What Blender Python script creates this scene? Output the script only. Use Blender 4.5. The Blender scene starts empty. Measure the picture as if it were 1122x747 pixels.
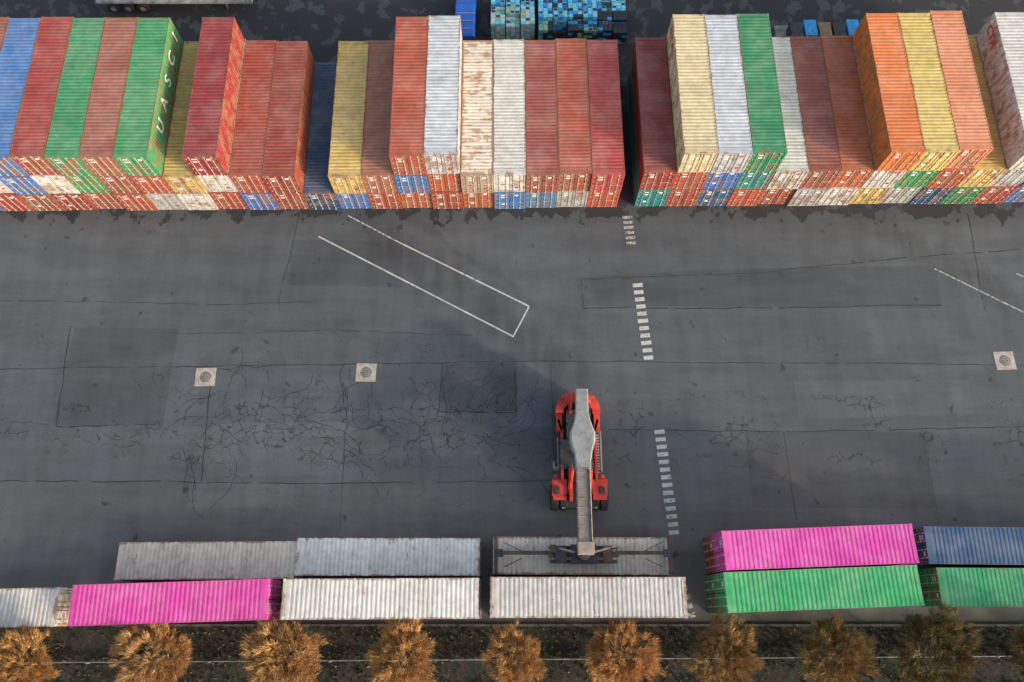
import bpy, math, random
from mathutils import Vector, Matrix
random.seed(7)
R = random.random
def U(a, b): return a + (b - a) * random.random()
scene = bpy.context.scene
COL = scene.collection

# ------------------------------------------------------------------ mesh builder
class MB:
    def __init__(s): s.v = []; s.f = []; s.m = []
    def quad(s, pts, mat=0):
        n = len(s.v); s.v += [tuple(p) for p in pts]; s.f.append(tuple(range(n, n + len(pts)))); s.m.append(mat)
    def box(s, c, d, mat=0, rz=0.0, top=1.0):
        n = len(s.v); cx, cy, cz = c; dx, dy, dz = d[0] / 2, d[1] / 2, d[2] / 2
        ca, sa = math.cos(rz), math.sin(rz)
        for z in (-1, 1):
            k = top if z > 0 else 1.0
            for x, y in ((-1, -1), (1, -1), (1, 1), (-1, 1)):
                px, py = x * dx * k, y * dy * k
                s.v.append((cx + px * ca - py * sa, cy + px * sa + py * ca, cz + z * dz))
        for q in ((0, 3, 2, 1), (4, 5, 6, 7), (0, 1, 5, 4), (1, 2, 6, 5), (2, 3, 7, 6), (3, 0, 4, 7)):
            s.f.append(tuple(n + i for i in q)); s.m.append(mat)
    def tube(s, p, q, r0, r1=None, seg=8, mat=0, cap=True):
        if r1 is None: r1 = r0
        p = Vector(p); q = Vector(q); d = (q - p)
        if d.length < 1e-6: return
        d.normalize()
        a = d.orthogonal().normalized(); b = d.cross(a)
        n = len(s.v)
        for (c, r) in ((p, r0), (q, r1)):
            for i in range(seg):
                t = 2 * math.pi * i / seg
                s.v.append(tuple(c + a * math.cos(t) * r + b * math.sin(t) * r))
        for i in range(seg):
            j = (i + 1) % seg
            s.f.append((n + i, n + j, n + seg + j, n + seg + i)); s.m.append(mat)
        if cap:
            s.f.append(tuple(n + i for i in reversed(range(seg)))); s.m.append(mat)
            s.f.append(tuple(n + seg + i for i in range(seg))); s.m.append(mat)
    def prism(s, poly, z0, z1, mat=0):
        n = len(s.v); k = len(poly)
        for z in (z0, z1):
            for x, y in poly: s.v.append((x, y, z))
        s.f.append(tuple(n + i for i in reversed(range(k)))); s.m.append(mat)
        s.f.append(tuple(n + k + i for i in range(k))); s.m.append(mat)
        for i in range(k):
            j = (i + 1) % k
            s.f.append((n + i, n + j, n + k + j, n + k + i)); s.m.append(mat)
    def loft(s, secs, mat=0):   # secs: (y, ztop, halfw, height, xoff)
        n = len(s.v)
        for (y, zt, hw, h, xo) in secs:
            c = min(hw, h) * 0.12
            s.v += [(xo - hw, y, zt - h), (xo + hw, y, zt - h), (xo + hw, y, zt - c), (xo + hw - c, y, zt),
                    (xo - hw + c, y, zt), (xo - hw, y, zt - c)]
        for i in range(len(secs) - 1):
            a = n + i * 6
            for j in range(6):
                k = (j + 1) % 6
                s.f.append((a + j, a + k, a + 6 + k, a + 6 + j)); s.m.append(mat)
        s.f.append(tuple(n + i for i in range(6))); s.m.append(mat)
        e = n + (len(secs) - 1) * 6
        s.f.append(tuple(e + i for i in reversed(range(6)))); s.m.append(mat)
    def mesh(s, name, mats):
        me = bpy.data.meshes.new(name); me.from_pydata(s.v, [], s.f)
        for m in mats: me.materials.append(m)
        me.polygons.foreach_set("material_index", s.m); me.update()
        return me
def obj(name, me, loc=(0, 0, 0), rz=0.0, parent=None, color=None):
    o = bpy.data.objects.new(name, me); o.location = loc; o.rotation_euler = (0, 0, rz)
    COL.objects.link(o)
    if parent: o.parent = parent
    if color: o.color = color
    return o
def bevel(o, w=0.02, seg=2):
    m = o.modifiers.new("bev", 'BEVEL'); m.width = w; m.segments = seg; m.limit_method = 'ANGLE'
    return o

# ------------------------------------------------------------------ node helper
class NT:
    def __init__(s, name):
        s.mat = bpy.data.materials.new(name); s.mat.use_nodes = True
        s.t = s.mat.node_tree; s.t.nodes.clear()
        s.out = s.t.nodes.new('ShaderNodeOutputMaterial'); s.b = s.t.nodes.new('ShaderNodeBsdfPrincipled')
        s.t.links.new(s.b.outputs[0], s.out.inputs[0])
    def n(s, ty, **k):
        nd = s.t.nodes.new(ty)
        for a, b in k.items(): setattr(nd, a, b)
        return nd
    def put(s, sock, val):
        if isinstance(val, bpy.types.NodeSocket): s.t.links.new(val, sock)
        elif isinstance(val, (tuple, list)):
            val = tuple(val)
            if sock.type == 'RGBA' and len(val) == 3: val = val + (1,)
            sock.default_value = val
        else: sock.default_value = val
    def math(s, op, a, b=0.0, c=0.0, clamp=False):
        nd = s.n('ShaderNodeMath', operation=op, use_clamp=clamp)
        for i, x in enumerate((a, b, c)): s.put(nd.inputs[i], x)
        return nd.outputs[0]
    def mix(s, f, a, b, mode='MIX'):
        nd = s.n('ShaderNodeMix', data_type='RGBA', blend_type=mode)
        s.put(nd.inputs[0], f); s.put(nd.inputs[6], a); s.put(nd.inputs[7], b)
        return nd.outputs[2]
    def noise(s, vec, scale, detail=4, rough=0.5, dist=0.0):
        nd = s.n('ShaderNodeTexNoise'); s.put(nd.inputs['Vector'], vec)
        nd.inputs['Scale'].default_value = scale; nd.inputs['Detail'].default_value = min(detail, 5)
        nd.inputs['Roughness'].default_value = rough; nd.inputs['Distortion'].default_value = dist
        return nd.outputs['Fac']
    def ss(s, x, lo, hi, a=0.0, b=1.0):
        nd = s.n('ShaderNodeMapRange', interpolation_type='SMOOTHSTEP')
        s.put(nd.inputs[0], x); nd.inputs[1].default_value = lo; nd.inputs[2].default_value = hi
        nd.inputs[3].default_value = a; nd.inputs[4].default_value = b
        return nd.outputs[0]
    def coord(s, scale=(1, 1, 1), rot=0.0, loc=(0, 0, 0), add=None):
        tc = s.n('ShaderNodeTexCoord'); v = tc.outputs['Object']
        if add is not None:
            va = s.n('ShaderNodeVectorMath', operation='ADD'); s.put(va.inputs[0], v); s.put(va.inputs[1], add); v = va.outputs[0]
        mp = s.n('ShaderNodeMapping'); s.put(mp.inputs[0], v)
        mp.inputs['Scale'].default_value = scale; mp.inputs['Rotation'].default_value = (0, 0, rot)
        mp.inputs['Location'].default_value = loc
        return mp.outputs[0]
    def bump(s, h, strength=0.3, dist=0.02):
        nd = s.n('ShaderNodeBump'); nd.inputs['Strength'].default_value = strength; nd.inputs['Distance'].default_value = dist
        s.put(nd.inputs['Height'], h); s.t.links.new(nd.outputs[0], s.b.inputs['Normal'])
    def done(s, col, rough=0.6, metal=0.0, spec=0.4):
        s.put(s.b.inputs['Base Color'], col); s.put(s.b.inputs['Roughness'], rough)
        s.put(s.b.inputs['Metallic'], metal); s.b.inputs['Specular IOR Level'].default_value = spec
        return s.mat
def simple(name, col, rough=0.6, metal=0.0, var=0.25, scale=3.0, dirt=(0.05, 0.045, 0.04), dirtamt=0.3):
    t = NT(name); c = t.coord()
    n1 = t.noise(c, scale, 4, 0.6)
    f = t.ss(n1, 0.3, 0.7, 1 - var, 1 + var)
    hs = t.n('ShaderNodeHueSaturation'); hs.inputs['Color'].default_value = tuple(col) + (1,); t.put(hs.inputs['Value'], f)
    d = t.ss(t.noise(c, scale * 2.3, 5, 0.65), 0.5, 0.72, 0, dirtamt)
    return t.done(t.mix(d, hs.outputs[0], dirt), rough, metal)

# ------------------------------------------------------------------ materials
PITCH = 0.29
def container_paint():
    t = NT("container_paint")
    oi = t.n('ShaderNodeObjectInfo')
    comb = t.n('ShaderNodeCombineXYZ')
    for i, k in enumerate((91.0, 57.0, 33.0)): t.put(comb.inputs[i], t.math('MULTIPLY', oi.outputs['Random'], k))
    c = t.coord(add=comb.outputs[0])
    raw = t.n('ShaderNodeTexCoord').outputs['Object']
    sep = t.n('ShaderNodeSeparateXYZ'); t.put(sep.inputs[0], raw)
    geo = t.n('ShaderNodeNewGeometry'); sn = t.n('ShaderNodeSeparateXYZ'); t.put(sn.inputs[0], geo.outputs['Normal'])
    up = t.ss(sn.outputs[2], 0.3, 0.7)
    base = oi.outputs['Color']
    # chalky fading of the roof
    n05 = t.noise(c, 0.5, 4, 0.6)
    fade = t.math('MULTIPLY', t.ss(n05, 0.35, 0.65, 0.02, 0.17), up)
    col = t.mix(fade, base, (.47, .42, .36))
    # tone + panel to panel steps
    v = t.ss(t.noise(c, 1.6, 5, 0.65), 0.3, 0.7, 0.82, 1.10)
    pan = t.math('FLOOR', t.math('DIVIDE', sep.outputs[0], PITCH * 4))
    wn = t.n('ShaderNodeTexWhiteNoise', noise_dimensions='2D')
    cb = t.n('ShaderNodeCombineXYZ'); t.put(cb.inputs[0], pan); t.put(cb.inputs[1], oi.outputs['Random']); t.put(wn.inputs['Vector'], cb.outputs[0])
    hs = t.n('ShaderNodeHueSaturation'); t.put(hs.inputs['Color'], col); t.put(hs.inputs['Value'], t.math('MULTIPLY', v, t.ss(wn.outputs[0], 0, 1, 0.93, 1.05)))
    t.put(hs.inputs['Hue'], t.ss(oi.outputs['Random'], 0, 1, 0.494, 0.510)); col = hs.outputs[0]
    # groove dirt, plus rib shading painted darker into the roof valleys
    ph = t.math('FRACT', t.math('DIVIDE', t.math('ADD', sep.outputs[0], 6.0 + PITCH * 0.125), PITCH))
    gr = t.math('MULTIPLY', t.math('GREATER_THAN', ph, 0.5), t.ss(n05, 0.3, 0.7, 0.40, 0.12))
    gr = t.math('MULTIPLY', gr, t.math('ADD', t.math('MULTIPLY', up, 0.85), 0.15))
    col = t.mix(gr, col, t.mix(0.6, col, (0.06, 0.05, 0.045)))
    # stains running across
    c2 = t.coord(scale=(2.6, 0.45, 0.45), add=comb.outputs[0])
    st = t.ss(t.noise(c2, 1.3, 5, 0.7, 0.3), 0.54, 0.76, 0.0, 0.34)
    col = t.mix(st, col, (0.15, 0.11, 0.085))
    # rust
    ry = t.math('ABSOLUTE', sep.outputs[1]); rx = t.math('ABSOLUTE', sep.outputs[0])
    edge = t.math('MAXIMUM', t.ss(ry, 1.02, 1.2, 0, 0.15), t.ss(rx, 5.7, 6.05, 0, 0.13))
    rn = t.math('ADD', t.math('MULTIPLY', t.math('ADD', t.noise(c, 1.1, 5, 0.74, 0.4), t.noise(c2, 1.6, 4, 0.7)), 0.5), edge)
    rn = t.math('ADD', rn, t.math('MULTIPLY', oi.outputs['Alpha'], 0.165))
    rf = t.ss(rn, 0.645, 0.74)
    rc = t.mix(t.noise(c, 9, 3), (0.14, 0.06, 0.032), (0.34, 0.18, 0.09))
    col = t.mix(t.math('MULTIPLY', rf, 0.78), col, rc)
    return t.done(col, t.ss(rf, 0, 1, 0.55, 0.9), 0.0, 0.3)
M_PAINT = container_paint()
M_ROD = simple("galvanised_rod", (0.48, 0.46, 0.43), 0.5, 0.2, 0.3, 5, (0.2, 0.09, 0.05), 0.6)
M_LABEL = simple("label_white", (0.70, 0.70, 0.67), 0.6, 0, 0.1, 3)
M_GASKET = simple("gasket_black", (0.03, 0.03, 0.03), 0.8)
M_LABELR = simple("label_red", (0.5, 0.05, 0.03), 0.6)

# ------------------------------------------------------------------ container mesh
W, H = 2.425, 2.585
def container_mesh(name, L=12.19, seed=0):
    b = MB(); hl = L / 2; hw = W / 2
    k0 = math.ceil((-hl + 0.16 + 6.0) / PITCH); x0 = -6.0 + k0 * PITCH
    n = int((hl - 0.16 - x0) / PITCH)
    prof = [(-hl + 0.10, 0.0)]
    for i in range(n):
        x = x0 + i * PITCH
        prof += [(x, 0.0), (x + PITCH * 0.36, 0.0), (x + PITCH * 0.5, 1.0), (x + PITCH * 0.86, 1.0)]
    prof += [(x0 + n * PITCH, 0.0), (hl - 0.10, 0.0)]
    for sgn in (-1, 1):
        for (xa, da), (xb, db) in zip(prof, prof[1:]):
            ya = sgn * (hw - 0.015 - da * 0.036); yb = sgn * (hw - 0.015 - db * 0.036)
            q = [(xa, ya, 0.16), (xb, yb, 0.16), (xb, yb, H - 0.07), (xa, ya, H - 0.07)]
            b.quad(q if sgn < 0 else q[::-1], 0)
    yr = hw - 0.05
    for (xa, da), (xb, db) in zip(prof, prof[1:]):
        za = H - 0.012 - da * 0.024; zb = H - 0.012 - db * 0.024
        b.quad([(xa, -yr, za), (xb, -yr, zb), (xb, yr, zb), (xa, yr, za)], 0)
    m = 8; pw = (W - 0.3) / m; prof2 = [(-hw + 0.1, 0)]
    for i in range(m):
        y = -hw + 0.15 + i * pw
        prof2 += [(y, 0), (y + pw * .36, 0), (y + pw * .5, 1), (y + pw * .86, 1)]
    prof2 += [(hw - 0.1, 0)]
    for (ya, da), (yb, db) in zip(prof2, prof2[1:]):
        b.quad([(hl - .03 - da * .045, ya, .16), (hl - .03 - db * .045, yb, .16), (hl - .03 - db * .045, yb, H - .08), (hl - .03 - da * .045, ya, H - .08)], 0)
    for sg in (-1, 1):
        b.box((0, sg * (hw - .032), H - .043), (L - .34, .055, .06), 0)
        b.box((0, sg * (hw - .035), .10), (L - .34, .06, .14), 0)
        for ex in (-1, 1):
            b.box((ex * (hl - .075), sg * (hw - .075), H / 2), (.14, .14, H - .26), 0)
            for z in (.06, H - .06):
                b.box((ex * (hl - .086), sg * (hw - .079), z), (.178, .164, .118), 0)
                b.box((ex * (hl - .086), sg * (hw + .0045), z), (.07, .004, .05), 3)
                b.box((ex * (hl + .0045), sg * (hw - .079), z), (.004, .07, .05), 3)
    for ex in (-1, 1):
        b.box((ex * (hl - .06), 0, H - .065), (.10, W - .34, .10), 0)
        b.box((ex * (hl - .06), 0, .09), (.10, W - .34, .14), 0)
        b.box((ex * (hl - .19), 0, H - .018), (.13, W - .36, .014), 0)
    b.box((0, 0, .10), (L - .3, W - .2, .10), 3)
    for i in range(20): b.box((-hl + .6 + i * (L - 1.2) / 19, 0, .035), (.05, W - .16, .03), 3)
    xd = -hl + .055
    for sg in (-1, 1):
        dw = hw - .17
        b.box((xd, sg * (dw / 2 + .01), H / 2 + .01), (.03, dw - .03, H - .32), 0)
        for z in (.45, .85, 1.25, 1.65, 2.05):
            b.box((xd - .02, sg * (dw / 2 + .01), z + .06), (.018, dw - .12, .2), 0)
        for yy in (.27, .80):
            y = sg * yy
            b.tube((xd - .055, y, .12), (xd - .055, y, H - .09), .022, seg=6, mat=1)
            for z in (.24, .7, 1.9, H - .2): b.box((xd - .045, y, z), (.05, .11, .06), 1)
            for z in (.13, H - .10): b.box((xd - .06, y, z), (.06, .10, .06), 1)
            b.box((xd - .075, y + .22 * sg * (-1 if yy > .5 else 1) * .6, 1.12), (.018, .42, .03), 1)
        for z in (.35, .9, 1.6, 2.2): b.box((xd - .02, sg * (hw - .18), z), (.03, .07, .12), 1)
    b.box((xd - .004, 0, H / 2), (.03, .03, H - .34), 3)
    b.box((xd - .033, .53, 2.18), (.008, .34, .12), 2)
    b.box((xd - .033, .53, 1.86), (.008, .30, .16), 2)
    b.box((xd - .033, -.53, 2.15), (.008, .28, .18), 2 if seed % 2 else 4)
    if seed % 3 == 0: b.box((xd - .033, -.53, .62), (.008, .22, .22), 4)
    if seed % 3 == 1: b.box((xd - .033, .52, .78), (.008, .26, .18), 2)
    return b.mesh(name, [M_PAINT, M_ROD, M_LABEL, M_GASKET, M_LABELR])
CM = [container_mesh("shipping_container_mesh_%d" % i, 12.19, i) for i in range(4)]
CM_S = container_mesh("shipping_container_short_mesh", 11.75, 5)

C = dict(red=(.34, .060, .042), dred=(.26, .036, .032), rusty=(.33, .11, .075), rbrown=(.29, .080, .056), orange=(.56, .14, .04),
         lorange=(.60, .23, .11), ored=(.41, .085, .04), green=(.040, .25, .09), dgreen=(.025, .22, .10), teal=(.02, .24, .22), blue=(.06, .17, .42),
         navy=(.02, .07, .16), sblue=(.08, .20, .32), yellow=(.54, .39, .12), cream=(.58, .50, .29), white=(.56, .55, .51), bwhite=(.45, .49, .52),
         grey=(.40, .41, .40), pink=(.68, .05, .38), bgreen=(.025, .33, .12), dirtyw=(.70, .64, .53), lwhite=(.72, .71, .66), oblue=(.022, .10, .20))
def cont(c, X, Y, z, rz, rust=.25, mesh=None):
    me = mesh or CM[random.randrange(4)]
    col = C[c]; k = U(.9, 1.1)
    return obj("shipping_container", me, (X, Y, z), rz, None, (col[0] * k, col[1] * k, col[2] * k, rust))
def stack(X, Yc, tiers, rz, rust=.25, jit=.05, toprust=None):
    o = None
    for i, c in enumerate(tiers):
        r = rust if not (toprust is not None and i == len(tiers) - 1) else toprust
        o = cont(c, X + U(-.006, .006), Yc + U(-jit, jit), i * 2.6 + .01, rz + U(-.001, .001), r)
    return o
UP = math.pi / 2
rows1 = [
 ["blue", "green"], ["red", "white", "rbrown"],
 ["rbrown", "blue", "blue"], ["dred", "white", "red"], ["rbrown", "green", "green"], ["red", "rbrown", "rusty"],
 ["grey", "red", "green"], ["white", "yellow"], ["red", "white", "dred"], ["blue", "red"], ["dred", "dred"], ["navy"],
 ["blue", "yellow"], ["red", "rusty"], ["ored", "blue", "red"], ["red", "ored", "bwhite"], ["ored", "dirtyw"], ["blue", "white"],
 ["sblue", "rbrown"], ["grey", "red"], ["ored", "red"]]
rst = {5: .6, 3: .45, 16: .95, 15: .4, 9: .3, 19: .5, 13: .3, 7: .45, 2: .4, 4: .35, 17: .3}
uasc = None
for i, t in enumerate(rows1):
    X = 7.15 - (len(rows1) - 1 - i) * 2.452
    Yf = 30.9 + .005 * X
    o = stack(X, Yf + 6.1, t, UP + .005, .15, .10, rst.get(i, .25))
    if i == 6: uasc = o
rows2 = [["teal", "dred"], ["red", "red", "cream"], ["oblue", "blue", "bwhite"], ["ored", "teal", "dgreen"], ["red", "white"], ["grey", "rbrown"],
         ["white", "ored"], ["yellow", "white", "orange"], ["grey", "green", "yellow"], ["navy", "ored", "lorange"], ["green", "yellow"],
         ["red", "grey", "white"], ["blue", "rbrown"], ["red", "green", "dred"]]
tops2 = []
for i, t in enumerate(rows2):
    X = 11.0 + i * 2.455
    Yf = 30.9 + .012 * X
    tops2.append(stack(X, Yf + 6.1, t, UP + .005, .15, .10, {4: .3, 5: .5, 8: .25}.get(i, .15)))

near = [
 (["dirtyw"], -20.2, 3.42, .006, .5, CM_S), (["lwhite"], -8.23, 3.66, .0, .4, None), (["dirtyw"], 4.62, 3.72, -.005, .6, CM_S),
 (["red", "pink"], 19.45, 4.09, .037, -.1, None), (["oblue"], 33.6, 4.35, -.01, .1, None), (["red"], 46.5, 4.3, 0, .3, None),
 (["white"], -35.6, .4, math.pi + .02, .4, None), (["rbrown", "pink"], -21.2, .76, math.pi + .03, -.05, None), (["grey", "white"], -8.16, .97, .005, .45, None),
 (["grey", "white"], 4.74, 1.05, .0, .45, None), (["green", "bgreen"], 19.35, 1.56, .037, -.1, None), (["bgreen"], 34.0, 1.72, -.006, .2, None),
 (["dred", "white"], 46.8, 1.7, 0, .3, None), (["red"], -48.4, .3, math.pi, .4, None)]
for tiers, X, Y, r, ru, me in near:
    for k, c in enumerate(tiers):
        cont(c, X, Y, k * 2.6 + .01, r, ru if k == len(tiers) - 1 else .2, me)

# lettering
M_WH = simple("white_lettering", (.75, .78, .75), .6, 0, .15, 3)
M_RD = simple("red_lettering", (.55, .04, .04), .6, 0, .15, 3)
def letter(ch, size, loc, rot, parent, mat, nm="lettering"):
    cu = bpy.data.curves.new(nm, 'FONT'); cu.body = ch; cu.size = size; cu.align_x = 'CENTER'; cu.align_y = 'CENTER'
    cu.extrude = .002; cu.offset = .02
    cu.materials.append(mat)
    o = bpy.data.objects.new(nm, cu); COL.objects.link(o); o.parent = parent; o.location = loc; o.rotation_euler = rot
    return o
for k, ch in enumerate("UASCI"):
    letter(ch, 1.5, (-2.7 + k * 2.0, -W / 2 - .004, 1.3), (math.pi / 2, 0, 0), uasc, M_WH)
for idx in (1, 11):
    letter("CTA", 1.0, (4.6, W / 2 + .004, 1.6), (math.pi / 2, 0, math.pi), tops2[idx], M_RD)

# ------------------------------------------------------------------ ground
def asphalt(name, tone=1.0):
    t = NT(name); c = t.coord(); sep = t.n('ShaderNodeSeparateXYZ'); t.put(sep.inputs[0], c)
    X, Y = sep.outputs[0], sep.outputs[1]
    fine = t.noise(c, 11, 3, 0.75); mid = t.noise(c, .35, 5, 0.62, .4); big = t.noise(c, .06, 3, .5)
    streak = t.noise(t.coord(scale=(.12, .7, 1), rot=.08), 1.0, 5, .65)
    streak2 = t.noise(t.coord(scale=(.9, .14, 1), rot=.45), 1.0, 5, .6)
    val = t.math('MULTIPLY', t.ss(mid, .25, .75, .86, 1.14), t.ss(fine, .3, .7, .88, 1.12))
    val = t.math('MULTIPLY', val, t.ss(streak, .3, .7, .90, 1.10))
    val = t.math('MULTIPLY', val, t.ss(streak2, .35, .7, 1.06, .92))
    val = t.math('MULTIPLY', val, t.ss(big, .3, .7, .92, 1.08))
    yy = t.math('ADD', Y, t.math('MULTIPLY', t.math('SUBTRACT', mid, .5), 4.0))
    old = t.ss(yy, 13.0, 6.0)
    col = t.mix(old, (.079 * tone, .088 * tone, .096 * tone), (.136 * tone, .130 * tone, .122 * tone))
    hs = t.n('ShaderNodeHueSaturation'); t.put(hs.inputs['Color'], col); t.put(hs.inputs['Value'], val); col = hs.outputs[0]
    dust = t.math('MULTIPLY', t.ss(t.noise(c, .8, 5, .65), .45, .75, 0, .5), t.ss(yy, 13, 4))
    col = t.mix(dust, col, (.17, .14, .115))
    # tyre-polished sweep across the yard
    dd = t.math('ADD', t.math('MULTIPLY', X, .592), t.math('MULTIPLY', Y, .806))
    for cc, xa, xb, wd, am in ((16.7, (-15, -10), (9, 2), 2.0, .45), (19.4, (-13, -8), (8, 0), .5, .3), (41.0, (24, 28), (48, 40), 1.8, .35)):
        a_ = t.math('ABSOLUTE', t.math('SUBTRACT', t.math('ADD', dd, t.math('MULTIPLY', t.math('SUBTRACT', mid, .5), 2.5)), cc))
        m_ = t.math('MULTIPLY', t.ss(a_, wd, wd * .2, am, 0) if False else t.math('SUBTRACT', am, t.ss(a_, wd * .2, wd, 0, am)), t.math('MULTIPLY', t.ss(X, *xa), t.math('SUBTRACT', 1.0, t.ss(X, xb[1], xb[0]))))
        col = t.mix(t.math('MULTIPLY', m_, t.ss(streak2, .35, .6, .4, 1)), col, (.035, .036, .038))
    # cracks
    warp = t.n('ShaderNodeVectorMath', operation='ADD'); t.put(warp.inputs[0], c)
    nc = t.n('ShaderNodeTexNoise'); t.put(nc.inputs['Vector'], c); nc.inputs['Scale'].default_value = 1.3; nc.inputs['Detail'].default_value = 4
    sc = t.n('ShaderNodeVectorMath', operation='SCALE'); t.put(sc.inputs[0], nc.outputs['Color']); sc.inputs['Scale'].default_value = .9
    t.put(warp.inputs[1], sc.outputs[0])
    xw = t.math('MULTIPLY', t.ss(X, -30, -22), t.math('SUBTRACT', 1.0, t.ss(X, -4, 4)))
    crk = 0.0
    for s_, w_, lo, hi, ys, am in ((1.15, .050, .55, .60, (9.5, 11.0, 14.6, 16.6), .72), (.5, .017, .55, .64, (5, 9, 19, 25), .5)):
        vo = t.n('ShaderNodeTexVoronoi', feature='DISTANCE_TO_EDGE'); t.put(vo.inputs['Vector'], warp.outputs[0]); vo.inputs['Scale'].default_value = s_
        line = t.math('SUBTRACT', am, t.ss(vo.outputs['Distance'], w_ * .3, w_, 0, am))
        band = t.math('MULTIPLY', t.ss(Y, ys[0], ys[1]), t.math('SUBTRACT', 1.0, t.ss(Y, ys[2], ys[3])))
        nn = t.math('ADD', t.noise(t.coord(scale=(.6, 1.2, 1), loc=(s_ * 9, 3, 0)), .36, 4, .65), t.math('MULTIPLY', xw, .07))
        crk = t.math('MAXIMUM', crk, t.math('MULTIPLY', line, t.math('MULTIPLY', t.ss(nn, lo, hi), band)))
    col = t.mix(crk, col, (.022, .022, .023))
    # oil & water marks in front of the far stacks
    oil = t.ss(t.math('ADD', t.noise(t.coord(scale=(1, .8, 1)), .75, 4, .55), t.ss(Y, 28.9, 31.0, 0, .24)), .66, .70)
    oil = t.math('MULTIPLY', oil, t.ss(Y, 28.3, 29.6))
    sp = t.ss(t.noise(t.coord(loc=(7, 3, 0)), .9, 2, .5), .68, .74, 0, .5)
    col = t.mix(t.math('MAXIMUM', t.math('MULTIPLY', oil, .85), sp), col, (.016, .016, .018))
    col = t.mix(t.ss(yy, 28.5, 31.5, 0, .5), col, (.040, .040, .043))  # separate smooth darkening towards the far stacks
    # dark tone mixed in towards the kerb
    kerbf = t.math('SUBTRACT', .8, t.ss(t.math('ADD', Y, t.math('MULTIPLY', t.math('SUBTRACT', mid, .5), 1.5)), -.6, .9, 0, .8))
    col = t.mix(kerbf, col, (.035, .031, .026))
    col = t.mix(t.ss(t.noise(t.coord(scale=(.5, 2.5, 1), rot=-.5), 2.2, 5, .75), .64, .8, 0, .35), col, (.22, .22, .215))
    return t.done(col, t.ss(mid, .3, .7, .78, .95), 0, .3)
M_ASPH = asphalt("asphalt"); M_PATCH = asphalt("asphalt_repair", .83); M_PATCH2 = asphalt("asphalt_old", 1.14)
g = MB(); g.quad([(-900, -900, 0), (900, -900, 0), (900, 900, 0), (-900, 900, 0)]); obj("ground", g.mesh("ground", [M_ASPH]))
def sheet(name, poly, z, mat):
    b = MB(); b.quad([(x, y, z) for x, y in poly]); return obj(name, b.mesh(name, [mat]))
sheet("asphalt_patch", [(-5.4, 14.1), (.3, 14.2), (.3, 17.9), (-5.3, 17.8)], .004, M_PATCH)
sheet("asphalt_patch", [(.45, 13.0), (3.0, 13.0), (3.1, 18.0), (.45, 18.0)], .004, M_PATCH2)
sheet("asphalt_patch", [(-33.5, 13.1), (-25.5, 13.1), (-25.4, 20.6), (-33.3, 20.7)], .004, M_PATCH)
sheet("asphalt_patch", [(5.2, 22.5), (33.0, 22.3), (33.2, 25.9), (14, 25.5), (5.0, 24.8)], .004, M_PATCH)
sheet("asphalt_patch", [(-23, 7.2), (-15.5, 7.2), (-15.5, 9.0), (-23, 9.0)], .004, M_PATCH2)
sheet("asphalt_patch", [(17, 7.2), (30, 7.1), (30, 12.6), (17, 12.7)], .004, M_PATCH)
sheet("asphalt_patch", [(-21.8, 9.4), (-12.2, 9.5), (-12.2, 13.4), (-21.9, 13.2)], .004, M_PATCH2)
sheet("asphalt_patch", [(-17.3, 24.2), (-8.5, 24.0), (-8.6, 28.0), (-17.4, 28.1)], .004, M_PATCH)
sheet("asphalt_patch", [(21, 13.6), (34, 13.9), (34, 16.6), (21, 16.5)], .004, M_PATCH2)
M_TAR = simple("tar_seam", (.026, .026, .028), .7)
b = MB()
def seam(pts, w=.05, z=.0085, wig=.09, step=.5):
    w *= 1.3
    P = []
    for (a, c) in zip(pts, pts[1:]):
        a = Vector(a); c = Vector(c); n = max(1, int((c - a).length / step))
        for i in range(n): P.append(a.lerp(c, i / n))
    P.append(Vector(pts[-1]))
    off = 0; L = []
    for i, p in enumerate(P):
        d = (P[min(i + 1, len(P) - 1)] - P[max(i - 1, 0)]).normalized(); nn = Vector((-d.y, d.x))
        off = off * .75 + U(-wig, wig) * .5
        q = p + nn * off; ww = w * U(.4, 1.1) / 2
        L.append((q + nn * ww, q - nn * ww))
    for i in range(len(L) - 1):
        if R() < .08: continue
        a, c = L[i], L[i + 1]
        b.quad([(a[0].x, a[0].y, z), (a[1].x, a[1].y, z), (c[1].x, c[1].y, z), (c[0].x, c[0].y, z)])
for s_, w_ in [([(5.5, 22.3), (20, 22.3), (33, 22.6)], .07), ([(5.5, 22.3), (5.4, 24.7), (20, 25.3), (31, 26.6), (41, 27.3)], .05),
    ([(-40, 17.4), (-18, 17.7), (.3, 18), (20, 17.9), (44, 17.6)], .045), ([(-40, 9.1), (-15, 8.9), (6, 9.1)], .05), ([(-5.4, 14.1), (.3, 14.1), (.3, 18)], .08),
    ([(-5.4, 14.1), (-5.3, 17.8)], .05), ([(-33.6, 20.9), (-33.3, 13), (-26, 13.2)], .07), ([(-22.2, 8.9), (-22.4, 15.2), (-22.3, 17.5)], .06),
    ([(7, 12.8), (20, 12.6), (43, 13.2)], .06), ([(-18, 22.5), (-17, 30)], .035), ([(-40, 23), (-22, 22.6), (-15.5, 22.9)], .035),
    ([(36.5, 30.5), (36.2, 22)], .05), ([(2.9, 9), (3.0, 17.8)], .04), ([(20, 5.8), (19.8, 12.6)], .035), ([(-12, 5.6), (-12.2, 17.5)], .03),
    ([(-26, 20.2), (-14, 20.5), (-3, 20.0)], .03), ([(-13, 46), (-13.2, 60)], .06), ([(-40, 49.5), (-8, 49.9)], .04), ([(12, 50), (50, 50.4)], .04), ([(-19.5, 46), (-19.8, 60)], .06)]:
    seam(s_, w_)
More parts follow.
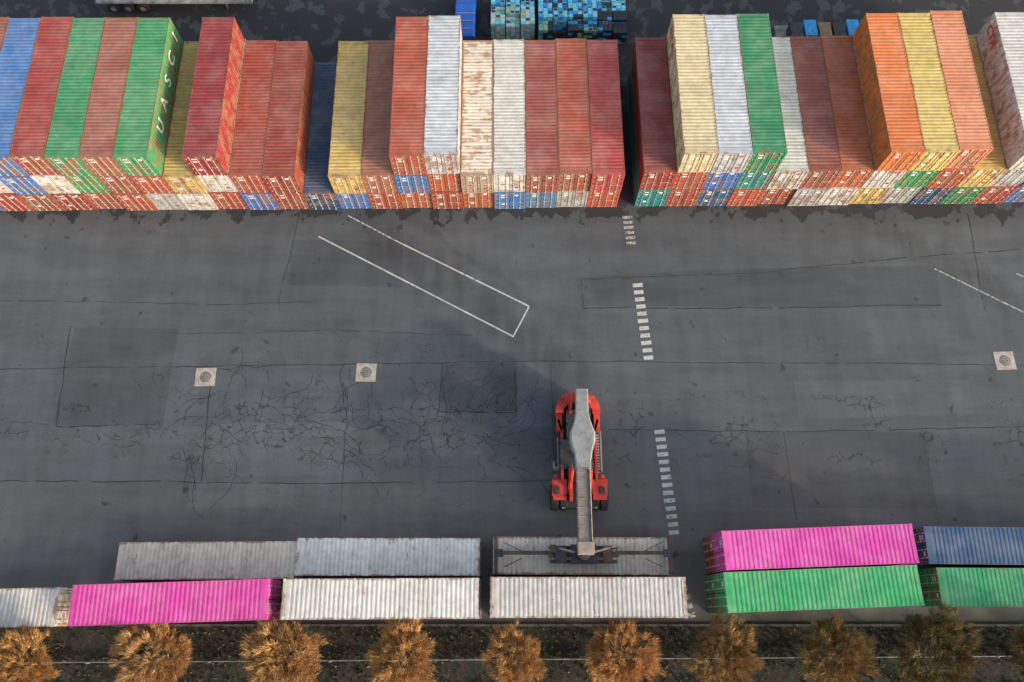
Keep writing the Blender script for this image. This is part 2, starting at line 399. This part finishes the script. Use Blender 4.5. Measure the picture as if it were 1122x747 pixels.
for _ in range(84):
    x = U(-25, 3) if R() < .75 else U(-40, 40); y = random.gauss(12.8, 1.5); a = random.choice((0, 0, 1.57)) + U(-.5, .5)
    pts = [(x, y)]
    for k in range(random.randrange(3, 9)):
        a += U(-.7, .7); x += math.cos(a) * .6; y += math.sin(a) * .6; pts.append((x, y))
    seam(pts, .032, .0085, .06, .25)
obj("tar_seam", b.mesh("tar_seam", [M_TAR]))

def paintmat(name, wear):
    t = NT(name); c = t.coord()
    f = t.ss(t.noise(c, 5, 5, .75), wear - .06, wear + .08)
    tone = t.ss(t.noise(c, .7, 4), .3, .7, .75, 1.0)
    hs = t.n('ShaderNodeHueSaturation'); hs.inputs['Color'].default_value = (.50, .50, .47, 1); t.put(hs.inputs['Value'], tone)
    return t.done(t.mix(f, hs.outputs[0], (.095, .098, .10)), .7)
M_LINE = paintmat("road_paint", .58); M_LINEW = paintmat("road_paint_worn", .51)
def strip(b, a, c, w, z=.0125):
    a = Vector(a); c = Vector(c); d = (c - a).normalized(); n = Vector((-d.y, d.x)) * w / 2
    b.quad([(*(a - n), z), (*(c - n), z), (*(c + n), z), (*(a + n), z)])
b = MB()
A, B_, C_, D_ = (-15.33, 28.39), (.14, 19.96), (1.33, 22.49), (-13.14, 30.25)
strip(b, A, B_, .12); strip(b, (.12, 20.05), (1.30, 22.40), .12, .0165); strip(b, (1.30, 22.45), (-8.6, 27.7), .12)
obj("bay_marking", b.mesh("bay_marking", [M_LINE]))
b = MB(); strip(b, (-8.65, 27.72), D_, .11); obj("bay_marking", b.mesh("bay_marking", [M_LINEW]))
b = MB(); strip(b, (33, 25.6), (39.2, 21.96), .11); strip(b, (39.25, 21.93), (48.6, 16.8), .1); strip(b, (48.6, 16.9), (49.8, 19.4), .1, .0165); strip(b, (49.75, 19.45), (39.3, 25.2), .1)
obj("bay_marking", b.mesh("bay_marking", [M_LINEW]))
def dash(p0, p1, n, mat):
    b = MB(); p0 = Vector(p0); p1 = Vector(p1); d = (p1 - p0); dn = d.normalized()
    for i in range(n):
        c = p0 + d * ((i + .5) / n); h = dn * (d.length / n * .27); s_ = Vector((-dn.y, dn.x)) * .38 * U(.93, 1.04)
        b.quad([(*(c - h - s_), .0125), (*(c + h - s_), .0125), (*(c + h + s_), .0125), (*(c - h + s_), .0125)][::-1])
    obj("walkway_marking", b.mesh("walkway_marking", [mat]))
dash((9.2, 30.3), (9.42, 27.6), 6, M_LINEW); dash((9.72, 24.5), (10.28, 18.0), 11, M_LINE); dash((10.72, 12.9), (11.35, 5.2), 14, M_LINE)
dash((11.6, 2.0), (12.1, -.3), 4, M_LINEW)

M_CONC = simple("manhole_concrete", (.36, .34, .30), .85, 0, .25, 2.5, (.1, .09, .08), .5)
M_IRON = simple("cast_iron", (.22, .20, .18), .7, .1, .3, 6, (.07, .05, .04), .5)
for X, Y, r in ((-22.85, 16.79, .02), (-10.9, 17.14, -.02), (36.98, 18.07, .03)):
    e = obj("manhole_cover", None, (X, Y, 0), r)
    b = MB(); b.box((0, 0, .01), (1.5, 1.42, .03)); bevel(obj("concrete_slab", b.mesh("slab", [M_CONC]), parent=e), .008)
    b = MB(); b.tube((0, 0, .02), (0, 0, .034), .40, seg=40, mat=1); b.tube((0, 0, .03), (0, 0, .038), .365, seg=40, mat=0); b.tube((0, 0, .03), (0, 0, .044), .31, seg=40, mat=0)
    for k in range(6):
        a = k * math.pi / 3; b.box((.18 * math.cos(a), .18 * math.sin(a), .046), (.12, .05, .008), 1, a)
    obj("iron_lid", b.mesh("lid", [M_IRON, M_GASKET]), parent=e)

# ------------------------------------------------------------------ verge with kerb, undergrowth, guard rail
def soil():
    t = NT("verge_soil"); c = t.coord()
    n1 = t.noise(c, .5, 5, .65); n2 = t.noise(c, 5, 5, .7)
    col = t.mix(t.ss(n1, .42, .58), (.040, .034, .027), (.026, .032, .020))
    col = t.mix(t.ss(n2, .48, .68, 0, .6), col, (.085, .065, .045))
    col = t.mix(t.ss(t.noise(c, 1.4, 5, .7), .54, .68, 0, .7), col, (.014, .015, .012))
    t.bump(n2, .8, .06)
    return t.done(col, .95, 0, .2)
b = MB(); nx, ny = 220, 40
def hz(x, y): return .10 + .06 * math.sin(x * 1.3 + y) * math.cos(y * 1.7) * min(1, max(0, (-.9 - y) * 2))
xs = [-75 + 150 * i / nx for i in range(nx + 1)]; ys = [-.72 - 14 * j / ny for j in range(ny + 1)]
for i in range(nx):
    for j in range(ny):
        b.quad([(xs[i], ys[j + 1], hz(xs[i], ys[j + 1])), (xs[i + 1], ys[j + 1], hz(xs[i + 1], ys[j + 1])), (xs[i + 1], ys[j], hz(xs[i + 1], ys[j])), (xs[i], ys[j], hz(xs[i], ys[j]))])
obj("verge", b.mesh("verge", [soil()]))
b = MB()
for i in range(150): b.box((-75 + i + .5, -.64, .06), (.99, .15, .13), 0)
obj("kerb", b.mesh("kerb", [simple("kerb_concrete", (.08, .076, .07), .9, 0, .4, 2)]))
def leafmat(name, stops, usecol=False):
    t = NT(name); geo = t.n('ShaderNodeNewGeometry'); cr = t.n('ShaderNodeValToRGB')
    el = cr.color_ramp.elements
    el[0].position = 0; el[0].color = stops[0][1] + (1,); el[1].position = 1; el[1].color = stops[-1][1] + (1,)
    for p, c in stops[1:-1]:
        e = el.new(p); e.color = c + (1,)
    t.put(cr.inputs[0], geo.outputs['Random Per Island']); col = cr.outputs[0]
    if usecol:
        oi = t.n('ShaderNodeObjectInfo'); col = t.mix(1.0, col, oi.outputs['Color'], 'MULTIPLY')
    return t.done(col, .8, 0, .2)
M_UNDER = leafmat("undergrowth_leaves", [(0, (.020, .028, .014)), (.4, (.034, .038, .02)), (.65, (.055, .042, .028)), (.85, (.09, .062, .038)), (1, (.16, .11, .065))])
b = MB()
for i in range(34000):
    x = U(-50, 50); y = U(-9, -.75)
    if math.sin(x * .9 + 2 * math.sin(y)) + math.sin(y * 2.1 + x * .37) < U(-1.8, .7): continue
    z = .1 + .02; h = U(.03, .28); a = U(0, 6.28); w = U(.03, .10)
    dx, dy = math.cos(a) * w, math.sin(a) * w; tx, ty = U(-.15, .15), U(-.15, .15)
    b.quad([(x - dx, y - dy, z), (x + dx, y + dy, z), (x + tx, y + ty, z + h)])
obj("undergrowth", b.mesh("undergrowth", [M_UNDER]))
M_GALV = simple("rail_galvanised", (.20, .21, .21), .5, .3, .3, 2)
b = MB()
pz = .62
for i in range(37):
    x = -72 + i * 4; y = -2.75 + .006 * x
    b.box((x, y - .07, .38), (.10, .06, .62))
    x2 = x + 4; y2 = -2.75 + .006 * x2
    b.tube((x, y, pz), (x2, y2, pz), .035, seg=6); b.tube((x, y, pz - .16), (x2, y2, pz - .16), .035, seg=6)
    b.box(((x + x2) / 2, (y + y2) / 2 - .01, pz - .08), (4, .02, .2), 0, .006)
obj("guard_rail", b.mesh("guard_rail", [M_GALV]))

# ------------------------------------------------------------------ trees
M_BARK = simple("bark", (.12, .095, .07), .95, 0, .4, 6)
M_TWIG = leafmat("twigs_and_leaves", [(0, (.14, .085, .04)), (.3, (.31, .18, .075)), (.6, (.52, .29, .11)), (.85, (.68, .40, .15)), (1, (.76, .52, .25))], True)  # golden sunlit warmth of the crowns is put into these colours
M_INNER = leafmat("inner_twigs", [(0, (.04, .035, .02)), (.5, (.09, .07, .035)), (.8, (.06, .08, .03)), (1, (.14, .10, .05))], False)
def tree_mesh(seed, rad=2.2, ht=5.6):
    rnd = random.Random(seed); b = MB(); u = rnd.uniform
    ends = []
    def grow(p, d, ln, r, lev):
        n = 3; q = p
        for i in range(n):
            d = (d + Vector((u(-.2, .2), u(-.2, .2), u(-.05, .15)))).normalized()
            q2 = q + d * ln / n
            b.tube(q, q2, r * (1 - .22 * i), r * (1 - .22 * (i + 1)), seg=6 if lev < 2 else 4, mat=0, cap=False); q = q2
            if lev >= 2: ends.append((q.copy(), d.copy()))
        if lev < 3:
            for k in range((6, 4, 4)[lev]):
                a = u(0, 6.28); t = u(.45, 1.05) if lev else u(.6, 1.1)
                side = Vector((math.cos(a), math.sin(a), 0)) * t
                grow(q - d * ln * u(0, .35), (d * .75 + side).normalized(), ln * u(.5, .72) if lev else u(1.0, 1.5), r * .5, lev + 1)
    grow(Vector((0, 0, 0)), Vector((0, 0, 1)), ht * .42, .15, 0)
    cz = ht * .68
    lob = [u(0, 6.28) for _ in range(4)]
    def crownr(a): return rad * (1 + .10 * math.sin(2 * a + lob[0]) + .08 * math.sin(3 * a + lob[1]) + .09 * math.sin(7 * a + lob[2]))
    cl = [(p, d) for p, d in ends if (p.xy.length < rad * 1.05)]
    rnd.shuffle(cl); cl = cl[:120]
    for _ in range(210):
        a = u(0, 6.28); th = math.acos(u(-.05, 1)); rr = crownr(a) * u(.5, .95)
        p = Vector((math.cos(a) * math.sin(th) * rr, math.sin(a) * math.sin(th) * rr, cz + math.cos(th) * rr * .75 - .2))
        cl.append((p, (p - Vector((0, 0, cz - 1))).normalized()))
    for (p, d) in cl:
        out = (p - Vector((0, 0, cz - 1.2))).normalized()
        for k in range(56):
            dd = (out * u(.6, 1.5) + Vector((u(-1, 1), u(-1, 1), u(-.7, 1))) * .5).normalized()
            s = p + Vector((u(-1, 1), u(-1, 1), u(-1, 1))) * .14
            ln = u(.2, .62); e = s + dd * ln
            if e.xy.length > crownr(math.atan2(e.y, e.x)) * 1.14: continue
            sd = dd.cross(Vector((u(-1, 1), u(-1, 1), u(-1, 1)))).normalized() * u(.009, .017)
            b.quad([s - sd, s + sd, e], 1)
            if rnd.random() < .5:
                c = s.lerp(e, u(.4, 1)); w = u(.02, .042); ax = Vector((u(-1, 1), u(-1, 1), u(-1, 1))).normalized(); ay = ax.orthogonal().normalized()
                b.quad([c - ax * w, c + ay * w * .6, c + ax * w], 1)
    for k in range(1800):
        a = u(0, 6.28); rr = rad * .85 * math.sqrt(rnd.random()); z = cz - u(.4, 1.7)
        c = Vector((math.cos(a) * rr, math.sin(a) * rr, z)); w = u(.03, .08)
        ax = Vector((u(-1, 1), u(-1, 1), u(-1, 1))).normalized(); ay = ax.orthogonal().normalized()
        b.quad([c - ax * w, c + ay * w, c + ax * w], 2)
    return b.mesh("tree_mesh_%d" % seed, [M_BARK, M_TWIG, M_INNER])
TM = [tree_mesh(s) for s in (11, 23, 37, 51)]
tr = [(-30.6, -3.0, 1.0, (1, .95, .8)), (-22.4, -2.45, 1.05, (1, 1, 1)), (-14.2, -2.4, 1.08, (1, .97, .9)), (-6.7, -2.45, 1.0, (1, .95, .85)), (.05, -2.5, .86, (1.05, 1, .95)),
      (6.9, -2.4, 1.0, (1.1, 1, .9)), (13.3, -2.3, 1.0, (.72, .74, .68)), (20.1, -2.3, 1.03, (.6, .62, .56)), (26.3, -2.1, 1.15, (.36, .44, .40)), (33.2, -2.6, 1.0, (.45, .52, .45)), (-38, -2.8, 1, (1, 1, .9)), (40, -2.6, 1, (.9, .9, .8))]
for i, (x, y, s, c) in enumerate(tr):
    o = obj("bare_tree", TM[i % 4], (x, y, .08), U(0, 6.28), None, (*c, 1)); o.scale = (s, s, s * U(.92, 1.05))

# ------------------------------------------------------------------ reach stacker (local: x right, y toward rear, front toward -y)
M_RED = simple("machine_red", (.52, .05, .032), .45, 0, .25, 2, (.08, .04, .035), .45)
M_DARK = simple("machine_dark", (.04, .041, .045), .6, .1, .3, 4, (.12, .11, .10), .5)
M_BOOM = simple("boom_grey", (.29, .29, .275), .6, 0, .14, 1.2, (.12, .09, .07), .55)
M_BOOM2 = simple("boom_tan", (.27, .225, .185), .6, 0, .15, 1.5, (.12, .09, .07), .5)
M_TYRE = simple("tyre_rubber", (.025, .025, .026), .85, 0, .3, 5, (.09, .08, .07), .5)
M_RUSTB = simple("spreader_brown", (.075, .055, .048), .7, .1, .4, 2, (.2, .1, .05), .6)
M_HUB = simple("wheel_hub", (.35, .3, .28), .5, .3)
t = NT("cab_glass"); M_GLASS = t.done((.03, .045, .055), .08, 0, .8)
M_CHROME = simple("cylinder_rod", (.5, .5, .5), .25, .9, .1)
rs = obj("reach_stacker", None, (4.66, 0, 0), 0)
def part(name, b, mats, bev=0.0):
    o = obj(name, b.mesh(name, mats), parent=rs)
    if bev: bevel(o, bev)
    return o
b = MB(); b.prism([(-1.15, 7.0), (1.15, 7.0), (1.15, 9.5), (.95, 12.3), (.85, 14.2), (-.85, 14.2), (-.95, 12.3), (-1.15, 9.5)], .75, 1.45)
b.box((-1.3, 10.9, 1.25), (.75, 2.1, .75)); b.box((1.3, 10.7, 1.2), (.75, 2.3, .7)); part("chassis", b, [M_DARK], .03)
b = MB()
for sg in (-1, 1):
    b.prism([(sg * 1.10, 8.6), (sg * 1.28, 8.6), (sg * 1.22, 12.2), (sg * 1.5, 13.0), (sg * 1.32, 13.2), (sg * 1.04, 12.3)][::sg], 1.3, 1.95)
    b.box((sg * 1.62, 9.0, 1.5), (.3, .5, .4)); b.box((sg * .62, 8.6, 1.75), (.24, 2.4, .7))
part("side_frame", b, [M_RED], .03)
outer = []; inner = []
for i in range(17):
    a = math.pi * i / 16
    outer.append((1.58 * math.cos(a), 13.55 + 1.5 * math.sin(a) ** .8))
    inner.append((1.02 * math.cos(a), 13.5 + .75 * math.sin(a) ** .8))
b = MB()
for i in range(16):
    b.prism([inner[i], outer[i], outer[i + 1], inner[i + 1]], .7, 2.25)
for sg in (-1, 1):
    b.box((sg * 1.32, 12.9, 1.7), (.42, 1.3, .5)); b.box((sg * 1.0, 14.62, 2.36), (.34, .22, .16))
part("counterweight", b, [M_RED], .02)
b = MB(); b.box((0, 12.6, 1.9), (1.7, 2.2, .85)); 
for k in range(9): b.box((0, 11.75 + k * .2, 2.345), (1.3, .09, .03))
b.box((.78, 12.0, 2.2), (.35, .9, .5)); b.tube((-.72, 12.6, 2.3), (-.72, 12.6, 3.1), .07, seg=10); b.tube((.72, 13.2, 2.3), (.72, 13.2, 2.9), .12, seg=12)
part("engine_hood", b, [M_DARK], .02)
b = MB()
for sg in (-1, 1):
    b.prism([(sg * .52, 13.4), (sg * .66, 13.4), (sg * .66, 14.5), (sg * .52, 14.5)][::sg], 1.4, 3.85)
b.tube((-.75, 14.0, 3.6), (.75, 14.0, 3.6), .14, seg=14); part("boom_pivot", b, [M_RED], .02)
def wheel(b, x, y, r, w):
    n = 28
    prof = [(-w / 2, r * .55), (-w / 2, r * .92), (-w * .38, r), (w * .38, r), (w / 2, r * .92), (w / 2, r * .55)]
    base = len(b.v)
    for i in range(n):
        a = 2 * math.pi * i / n
        for (dx, rr) in prof: b.v.append((x + dx, y + rr * math.cos(a), r + rr * math.sin(a)))
    k = len(prof)
    for i in range(n):
        j = (i + 1) % n
        for m in range(k - 1): b.f.append((base + i * k + m, base + i * k + m + 1, base + j * k + m + 1, base + j * k + m)); b.m.append(0)
    b.tube((x - w * .36, y, r), (x + w * .36, y, r), r * .56, seg=20, mat=1)
    for i in range(n):
        a = 2 * math.pi * (i + .5) / n
        b.box((x, y + r * math.cos(a), r + r * math.sin(a)), (w * .7, .06, .06), 0)
b = MB()
for x in (-1.72, -1.08, 1.08, 1.72): wheel(b, x, 7.75, .86, .56)
for x in (-1.28, 1.28): wheel(b, x, 13.3, .8, .5)
part("wheels", b, [M_TYRE, M_HUB])
b = MB(); b.box((0, 7.75, .95), (3.2, .6, .55), 1)
for sg in (-1, 1):
    b.box((sg * 1.38, 8.35, 1.86), (1.05, 1.0, .12), 0); b.box((sg * 1.38, 7.72, 1.80), (.95, .5, .10), 0)
    b.box((sg * 1.38, 8.82, 1.55), (1.02, .12, .7), 0); b.box((sg * 1.86, 8.3, 1.74), (.08, 1.1, .3), 0)
    b.box((sg * 1.55, 8.1, 2.0), (.34, .5, .16), 1); b.box((sg * 1.1, 7.05, 1.3), (.22, .14, .18), 2)
part("front_fender", b, [M_RED, M_DARK, M_LABEL], .025)
b = MB(); b.box((-.78, 10.5, 1.75), (1.25, 1.75, .5), 0); b.box((-.78, 10.5, 2.65), (1.2, 1.7, 1.3), 1, top=.93); b.box((-.78, 10.5, 3.35), (1.22, 1.7, .12), 0)
for sx in (-1, 1):
    for sy in (-1, 1): b.tube((-.78 + sx * .61, 10.5 + sy * .86, 2.0), (-.78 + sx * .57, 10.5 + sy * .80, 3.3), .045, seg=6, mat=0)
part("cab", b, [M_DARK, M_GLASS], .02)
b = MB()
for k in range(14): b.box((1.22, 9.4 + k * .2, 1.66), (.5, .11, .04), 1)
b.tube((1.5, 9.3, 1.6), (1.5, 9.3, 2.6), .025, seg=6, mat=1); b.tube((1.5, 12.1, 1.6), (1.5, 12.1, 2.6), .025, seg=6, mat=1)
b.tube((1.5, 9.3, 2.6), (1.5, 12.1, 2.6), .025, seg=6, mat=1); b.tube((1.5, 9.3, 2.1), (1.5, 12.1, 2.1), .02, seg=6, mat=1)
for k in range(4): b.box((-1.6, 10.0, .5 + .3 * k), (.3, .5, .04), 1)
b.tube((-1.5, 9.6, 1.6), (-1.5, 9.6, 2.7), .025, seg=6, mat=1); b.tube((-1.5, 11.6, 1.6), (-1.5, 11.6, 2.7), .025, seg=6, mat=1); b.tube((-1.5, 9.6, 2.7), (-1.5, 11.6, 2.7), .025, seg=6, mat=1)
part("walkway", b, [M_DARK, M_HUB])
b = MB(); b.loft([(14.75, 4.0, .42, .5, 0.14), (14.3, 4.15, .43, .8, .13), (13.0, 4.4, .44, .9, .10), (12.5, 4.52, .52, .92, .09), (11.6, 4.7, .84, .95, .06), (11.0, 4.82, .84, .95, .05), (10.2, 4.98, .62, .95, .03), (9.5, 5.12, .50, .95, .02), (9.1, 5.2, .50, .95, .01)])
part("outer_boom", b, [M_BOOM], .02)
b = MB(); b.loft([(9.09, 5.15, .455, .85, .01), (6.5, 5.65, .45, .82, -.03), (4.1, 6.12, .44, .8, -.06)], 0)
for k in range(8):
    y = 8.8 - k * .58; b.box((0.0 - .01 * k, y, 5.2 + (8.8 - y) * .196 + .01), (.93, .05, .035), 0)
b.tube((.36, 9.0, 5.22), (.30, 4.3, 6.14), .035, seg=6, mat=1); b.tube((.28, 9.0, 5.22), (.22, 4.3, 6.14), .03, seg=6, mat=1)
part("inner_boom", b, [M_BOOM2, M_DARK], .0)
b = MB()
for k in range(16):
    b.box((.62, 13.6 - k * .3, 4.05 + k * .06), (.10, .2, .12), 0)
b.tube((.62, 13.7, 4.1), (.62, 9.0, 5.0), .05, seg=6); b.tube((-.6, 13.0, 4.0), (-.6, 9.2, 4.9), .03, seg=6)
part("hydraulic_hose", b, [M_DARK])
b = MB()
for sg in (-1, 1):
    b.tube((sg * .7, 8.0, 1.6), (sg * .62, 9.3, 3.6), .15, seg=12, mat=0); b.tube((sg * .62, 9.3, 3.6), (sg * .55, 9.8, 4.2), .09, seg=10, mat=1)
part("lift_cylinder", b, [M_RED, M_CHROME])
b = MB(); b.box((-.06, 3.95, 5.75), (1.02, .75, .9), 0); b.box((-.06, 3.75, 5.0), (.5, .5, .9), 1); b.tube((-.7, 3.85, 5.2), (.6, 3.85, 5.2), .12, seg=12, mat=1)
b.tube((-.06, 3.75, 3.6), (-.06, 3.75, 4.6), .42, seg=24, mat=1); b.tube((-.5, 4.4, 5.6), (-.35, 3.9, 4.3), .07, seg=8, mat=1); b.tube((.4, 4.4, 5.6), (.25, 3.9, 4.3), .07, seg=8, mat=1)
part("boom_head", b, [M_BOOM2, M_DARK], .03)
b = MB()
sz = 3.15; sy = 3.75
b.box((0, sy, sz + .12), (4.6, .34, .36), 0); b.box((0, sy + .45, sz), (4.4, .2, .3), 0); b.box((0, sy - .45, sz), (4.4, .2, .3), 0)
b.box((0, sy, sz + .36), (1.7, 1.25, .16), 1); b.box((-1.5, sy, sz + .3), (.7, 1.1, .3), 1); b.box((1.55, sy, sz + .3), (.6, 1.1, .26), 0)
b.box((-2.0, sy + .35, sz + .42), (.4, .5, .16), 0)
for sg in (-1, 1):
    b.box((sg * 3.9, sy + .12, sz - .02), (3.6, .24, .24), 0)
    b.box((sg * 5.72, sy, sz - .1), (.26, 2.4, .26), 0)
    b.box((sg * 5.5, sy + .1, sz + .06), (.5, .5, .14), 1)
    for yy in (-1.12, 1.12):
        b.box((sg * 5.72, sy + yy, sz - .32), (.2, .2, .3), 1)
        b.tube((sg * 5.2, sy + yy * .7, sz - .05), (sg * 4.0, sy + .2 * yy, sz + .05), .03, seg=6, mat=0)
    for k in range(3): b.tube((sg * (1.0 + .3 * k), sy - .5, sz + .38), (sg * (1.9 + .2 * k), sy + .5, sz + .34), .035, seg=6, mat=1)
    b.tube((sg * .6, sy + .1, sz + .5), (sg * 2.2, sy + .55, sz + .3), .08, seg=8, mat=2)
part("spreader", b, [M_RUSTB, M_DARK, M_HUB], .01)

# ------------------------------------------------------------------ far yard objects
M_CB = [simple("crate_blue", (.04, .30, .62), .5), simple("crate_cyan", (.18, .56, .72), .5), simple("crate_green", (.22, .42, .28), .5), simple("crate_black", (.03, .035, .04), .5), simple("crate_pale", (.45, .55, .55), .5)]
M_WOOD = simple("pallet_wood", (.25, .17, .10), .85)
def crate_stack(X, Y, nlay, pal):
    b = MB()
    for k in range(3): b.box((0, -.45 + .45 * k, .06), (1.15, .1, .12), 5)
    b.box((0, 0, .135), (1.2, 1.0, .025), 5)
    cw, cl, ch = .38, .31, .30
    for l in range(nlay):
        for i in range(3):
            for j in range(3):
                m = random.choice(pal); x = -.4 + .4 * i; y = -.33 + .33 * j; z = .15 + l * .31
                b.box((x, y, z + ch / 2), (cw, cl, ch), m)
                b.box((x, y, z + ch + .004), (cw - .07, cl - .07, .006), 3 if R() < .25 else m)
    obj("crate_stack", b.mesh("crate_stack", M_CB + [M_WOOD]), (X, Y, 0), U(-.04, .04))
for r in range(5):
    for i in range(9):
        X = -1.2 + i * 1.27; Y = 47.4 + r * 1.12
        if i < 3: pal = [1, 2, 4, 4] if r < 2 else [0, 1, 1]
        elif r == 0: pal = [3, 3, 0, 2]
        else: pal = [0, 1, 1, 1] if (i + r) % 3 else [0, 1, 3]
        if i >= 7 and r < 2: pal = [3, 3, 3, 0]
        if R() < .06: continue
        crate_stack(X + (.25 if i >= 3 else 0), Y + (.4 if i < 3 else 0), random.choice((4, 5, 5, 6)), pal)
e = obj("parked_van", None, (-4.0, 48.6, 0), 0)
M_VB = simple("van_blue", (.02, .12, .50), .3, 0, .1)
b = MB(); b.loft([(2.3, 1.05, .88, .7, 0), (1.5, 1.2, .92, .85, 0), (.9, 1.9, .86, 1.5, 0), (-2.2, 1.95, .86, 1.6, 0), (-2.4, 1.8, .84, 1.4, 0)], 0); bevel(obj("body", b.mesh("body", [M_VB]), parent=e), .04)
b = MB(); b.quad([(-.75, 1.52, 1.26), (.75, 1.52, 1.26), (.7, .97, 1.86), (-.7, .97, 1.86)], 0)
for yy in (-1.7, -.9, -.1): b.box((0, yy, 1.97), (1.5, .06, .05), 1)
obj("windscreen", b.mesh("ws", [M_GLASS, M_HUB]), parent=e)
b = MB()
for x in (-.82, .82):
    for y in (-1.5, 1.5): wheel(b, x, y, .34, .22)
obj("wheels", b.mesh("vw", [M_TYRE, M_HUB]), parent=e)
M_DECK = simple("trailer_deck", (.24, .23, .21), .8, 0, .35, 1.5, (.06, .05, .04), .6)
def trailer(X, Y, L=13.6, rz=0.0, load=False):
    e = obj("flatbed_trailer", None, (X, Y, 0), rz)
    b = MB(); b.box((0, 0, 1.25), (L, 2.5, .14)); b.box((0, .5, 1.05), (L, .18, .3)); b.box((0, -.5, 1.05), (L, .18, .3))
    for k in range(int(L / .5)): b.box((-L / 2 + .25 + k * .5, 0, 1.33), (.46, 2.4, .02))
    b.box((L / 2 - .06, 0, 1.9), (.1, 2.45, 1.2)); obj("deck", b.mesh("deck", [M_DECK]), parent=e)
    b = MB()
    for x in (-L / 2 + 1.2, -L / 2 + 2.5, -L / 2 + 3.8):
        for y in (-1.05, 1.05):
            b.tube((x, y - .15, .5), (x, y + .15, .5), .5, seg=20, mat=0); b.tube((x, y - .16, .5), (x, y + .16, .5), .25, seg=12, mat=1)
    for y in (-.7, .7): b.box((L / 2 - 2.6, y, .6), (.12, .12, 1.1), 1)
    obj("running_gear", b.mesh("gear", [M_TYRE, M_HUB]), parent=e)
    if load:
        b = MB()
        for k in range(9): b.box((-L / 2 + 1.4 + k * 1.2, U(-.2, .2), 1.34 + .5), (1.0, 1.6, 1.0), (1, 0, 3, 1, 0, 0, 2, 1, 3)[k])
        obj("load", b.mesh("load", [M_CB[0], M_DARK, M_HUB, M_WOOD]), parent=e)
trailer(-29.3, 51.4); trailer(28.5, 46.6, 12.0, 0.02, True)

# ------------------------------------------------------------------ light, sky, camera
sd = Vector((.84, -.54, 0)).normalized(); el = math.radians(18)
dirv = Vector((sd.x * math.cos(el), sd.y * math.cos(el), math.sin(el)))
L = bpy.data.lights.new("sun", 'SUN'); L.energy = 2.8; L.angle = math.radians(4.0); L.color = (1, .80, .58)
so = bpy.data.objects.new("sun", L); COL.objects.link(so); so.rotation_euler = (-dirv).to_track_quat('-Z', 'Y').to_euler()
w = bpy.data.worlds.new("World"); scene.world = w; w.use_nodes = True; nt = w.node_tree
sky = nt.nodes.new('ShaderNodeTexSky'); sky.sky_type = 'NISHITA'; sky.sun_disc = False
sky.sun_elevation = el; sky.sun_rotation = math.atan2(sd.x, sd.y)
sky.dust_density = 4.0; sky.ozone_density = 1.0; sky.air_density = 1.0
hs = nt.nodes.new('ShaderNodeHueSaturation'); hs.inputs['Saturation'].default_value = .68   # thin haze veil
nt.links.new(sky.outputs[0], hs.inputs['Color'])
bg = nt.nodes['Background']; nt.links.new(hs.outputs[0], bg.inputs[0]); bg.inputs[1].default_value = .34
cam = bpy.data.cameras.new("camera"); cam.sensor_width = 36; cam.lens = 28.0; cam.clip_end = 3000; cam.clip_start = .5
co = bpy.data.objects.new("camera", cam); COL.objects.link(co); co.location = (0, 0, 57); co.rotation_euler = (math.radians(19), 0, 0)
scene.camera = co
scene.view_settings.view_transform = 'Standard'; scene.view_settings.look = 'None'; scene.view_settings.exposure = 0
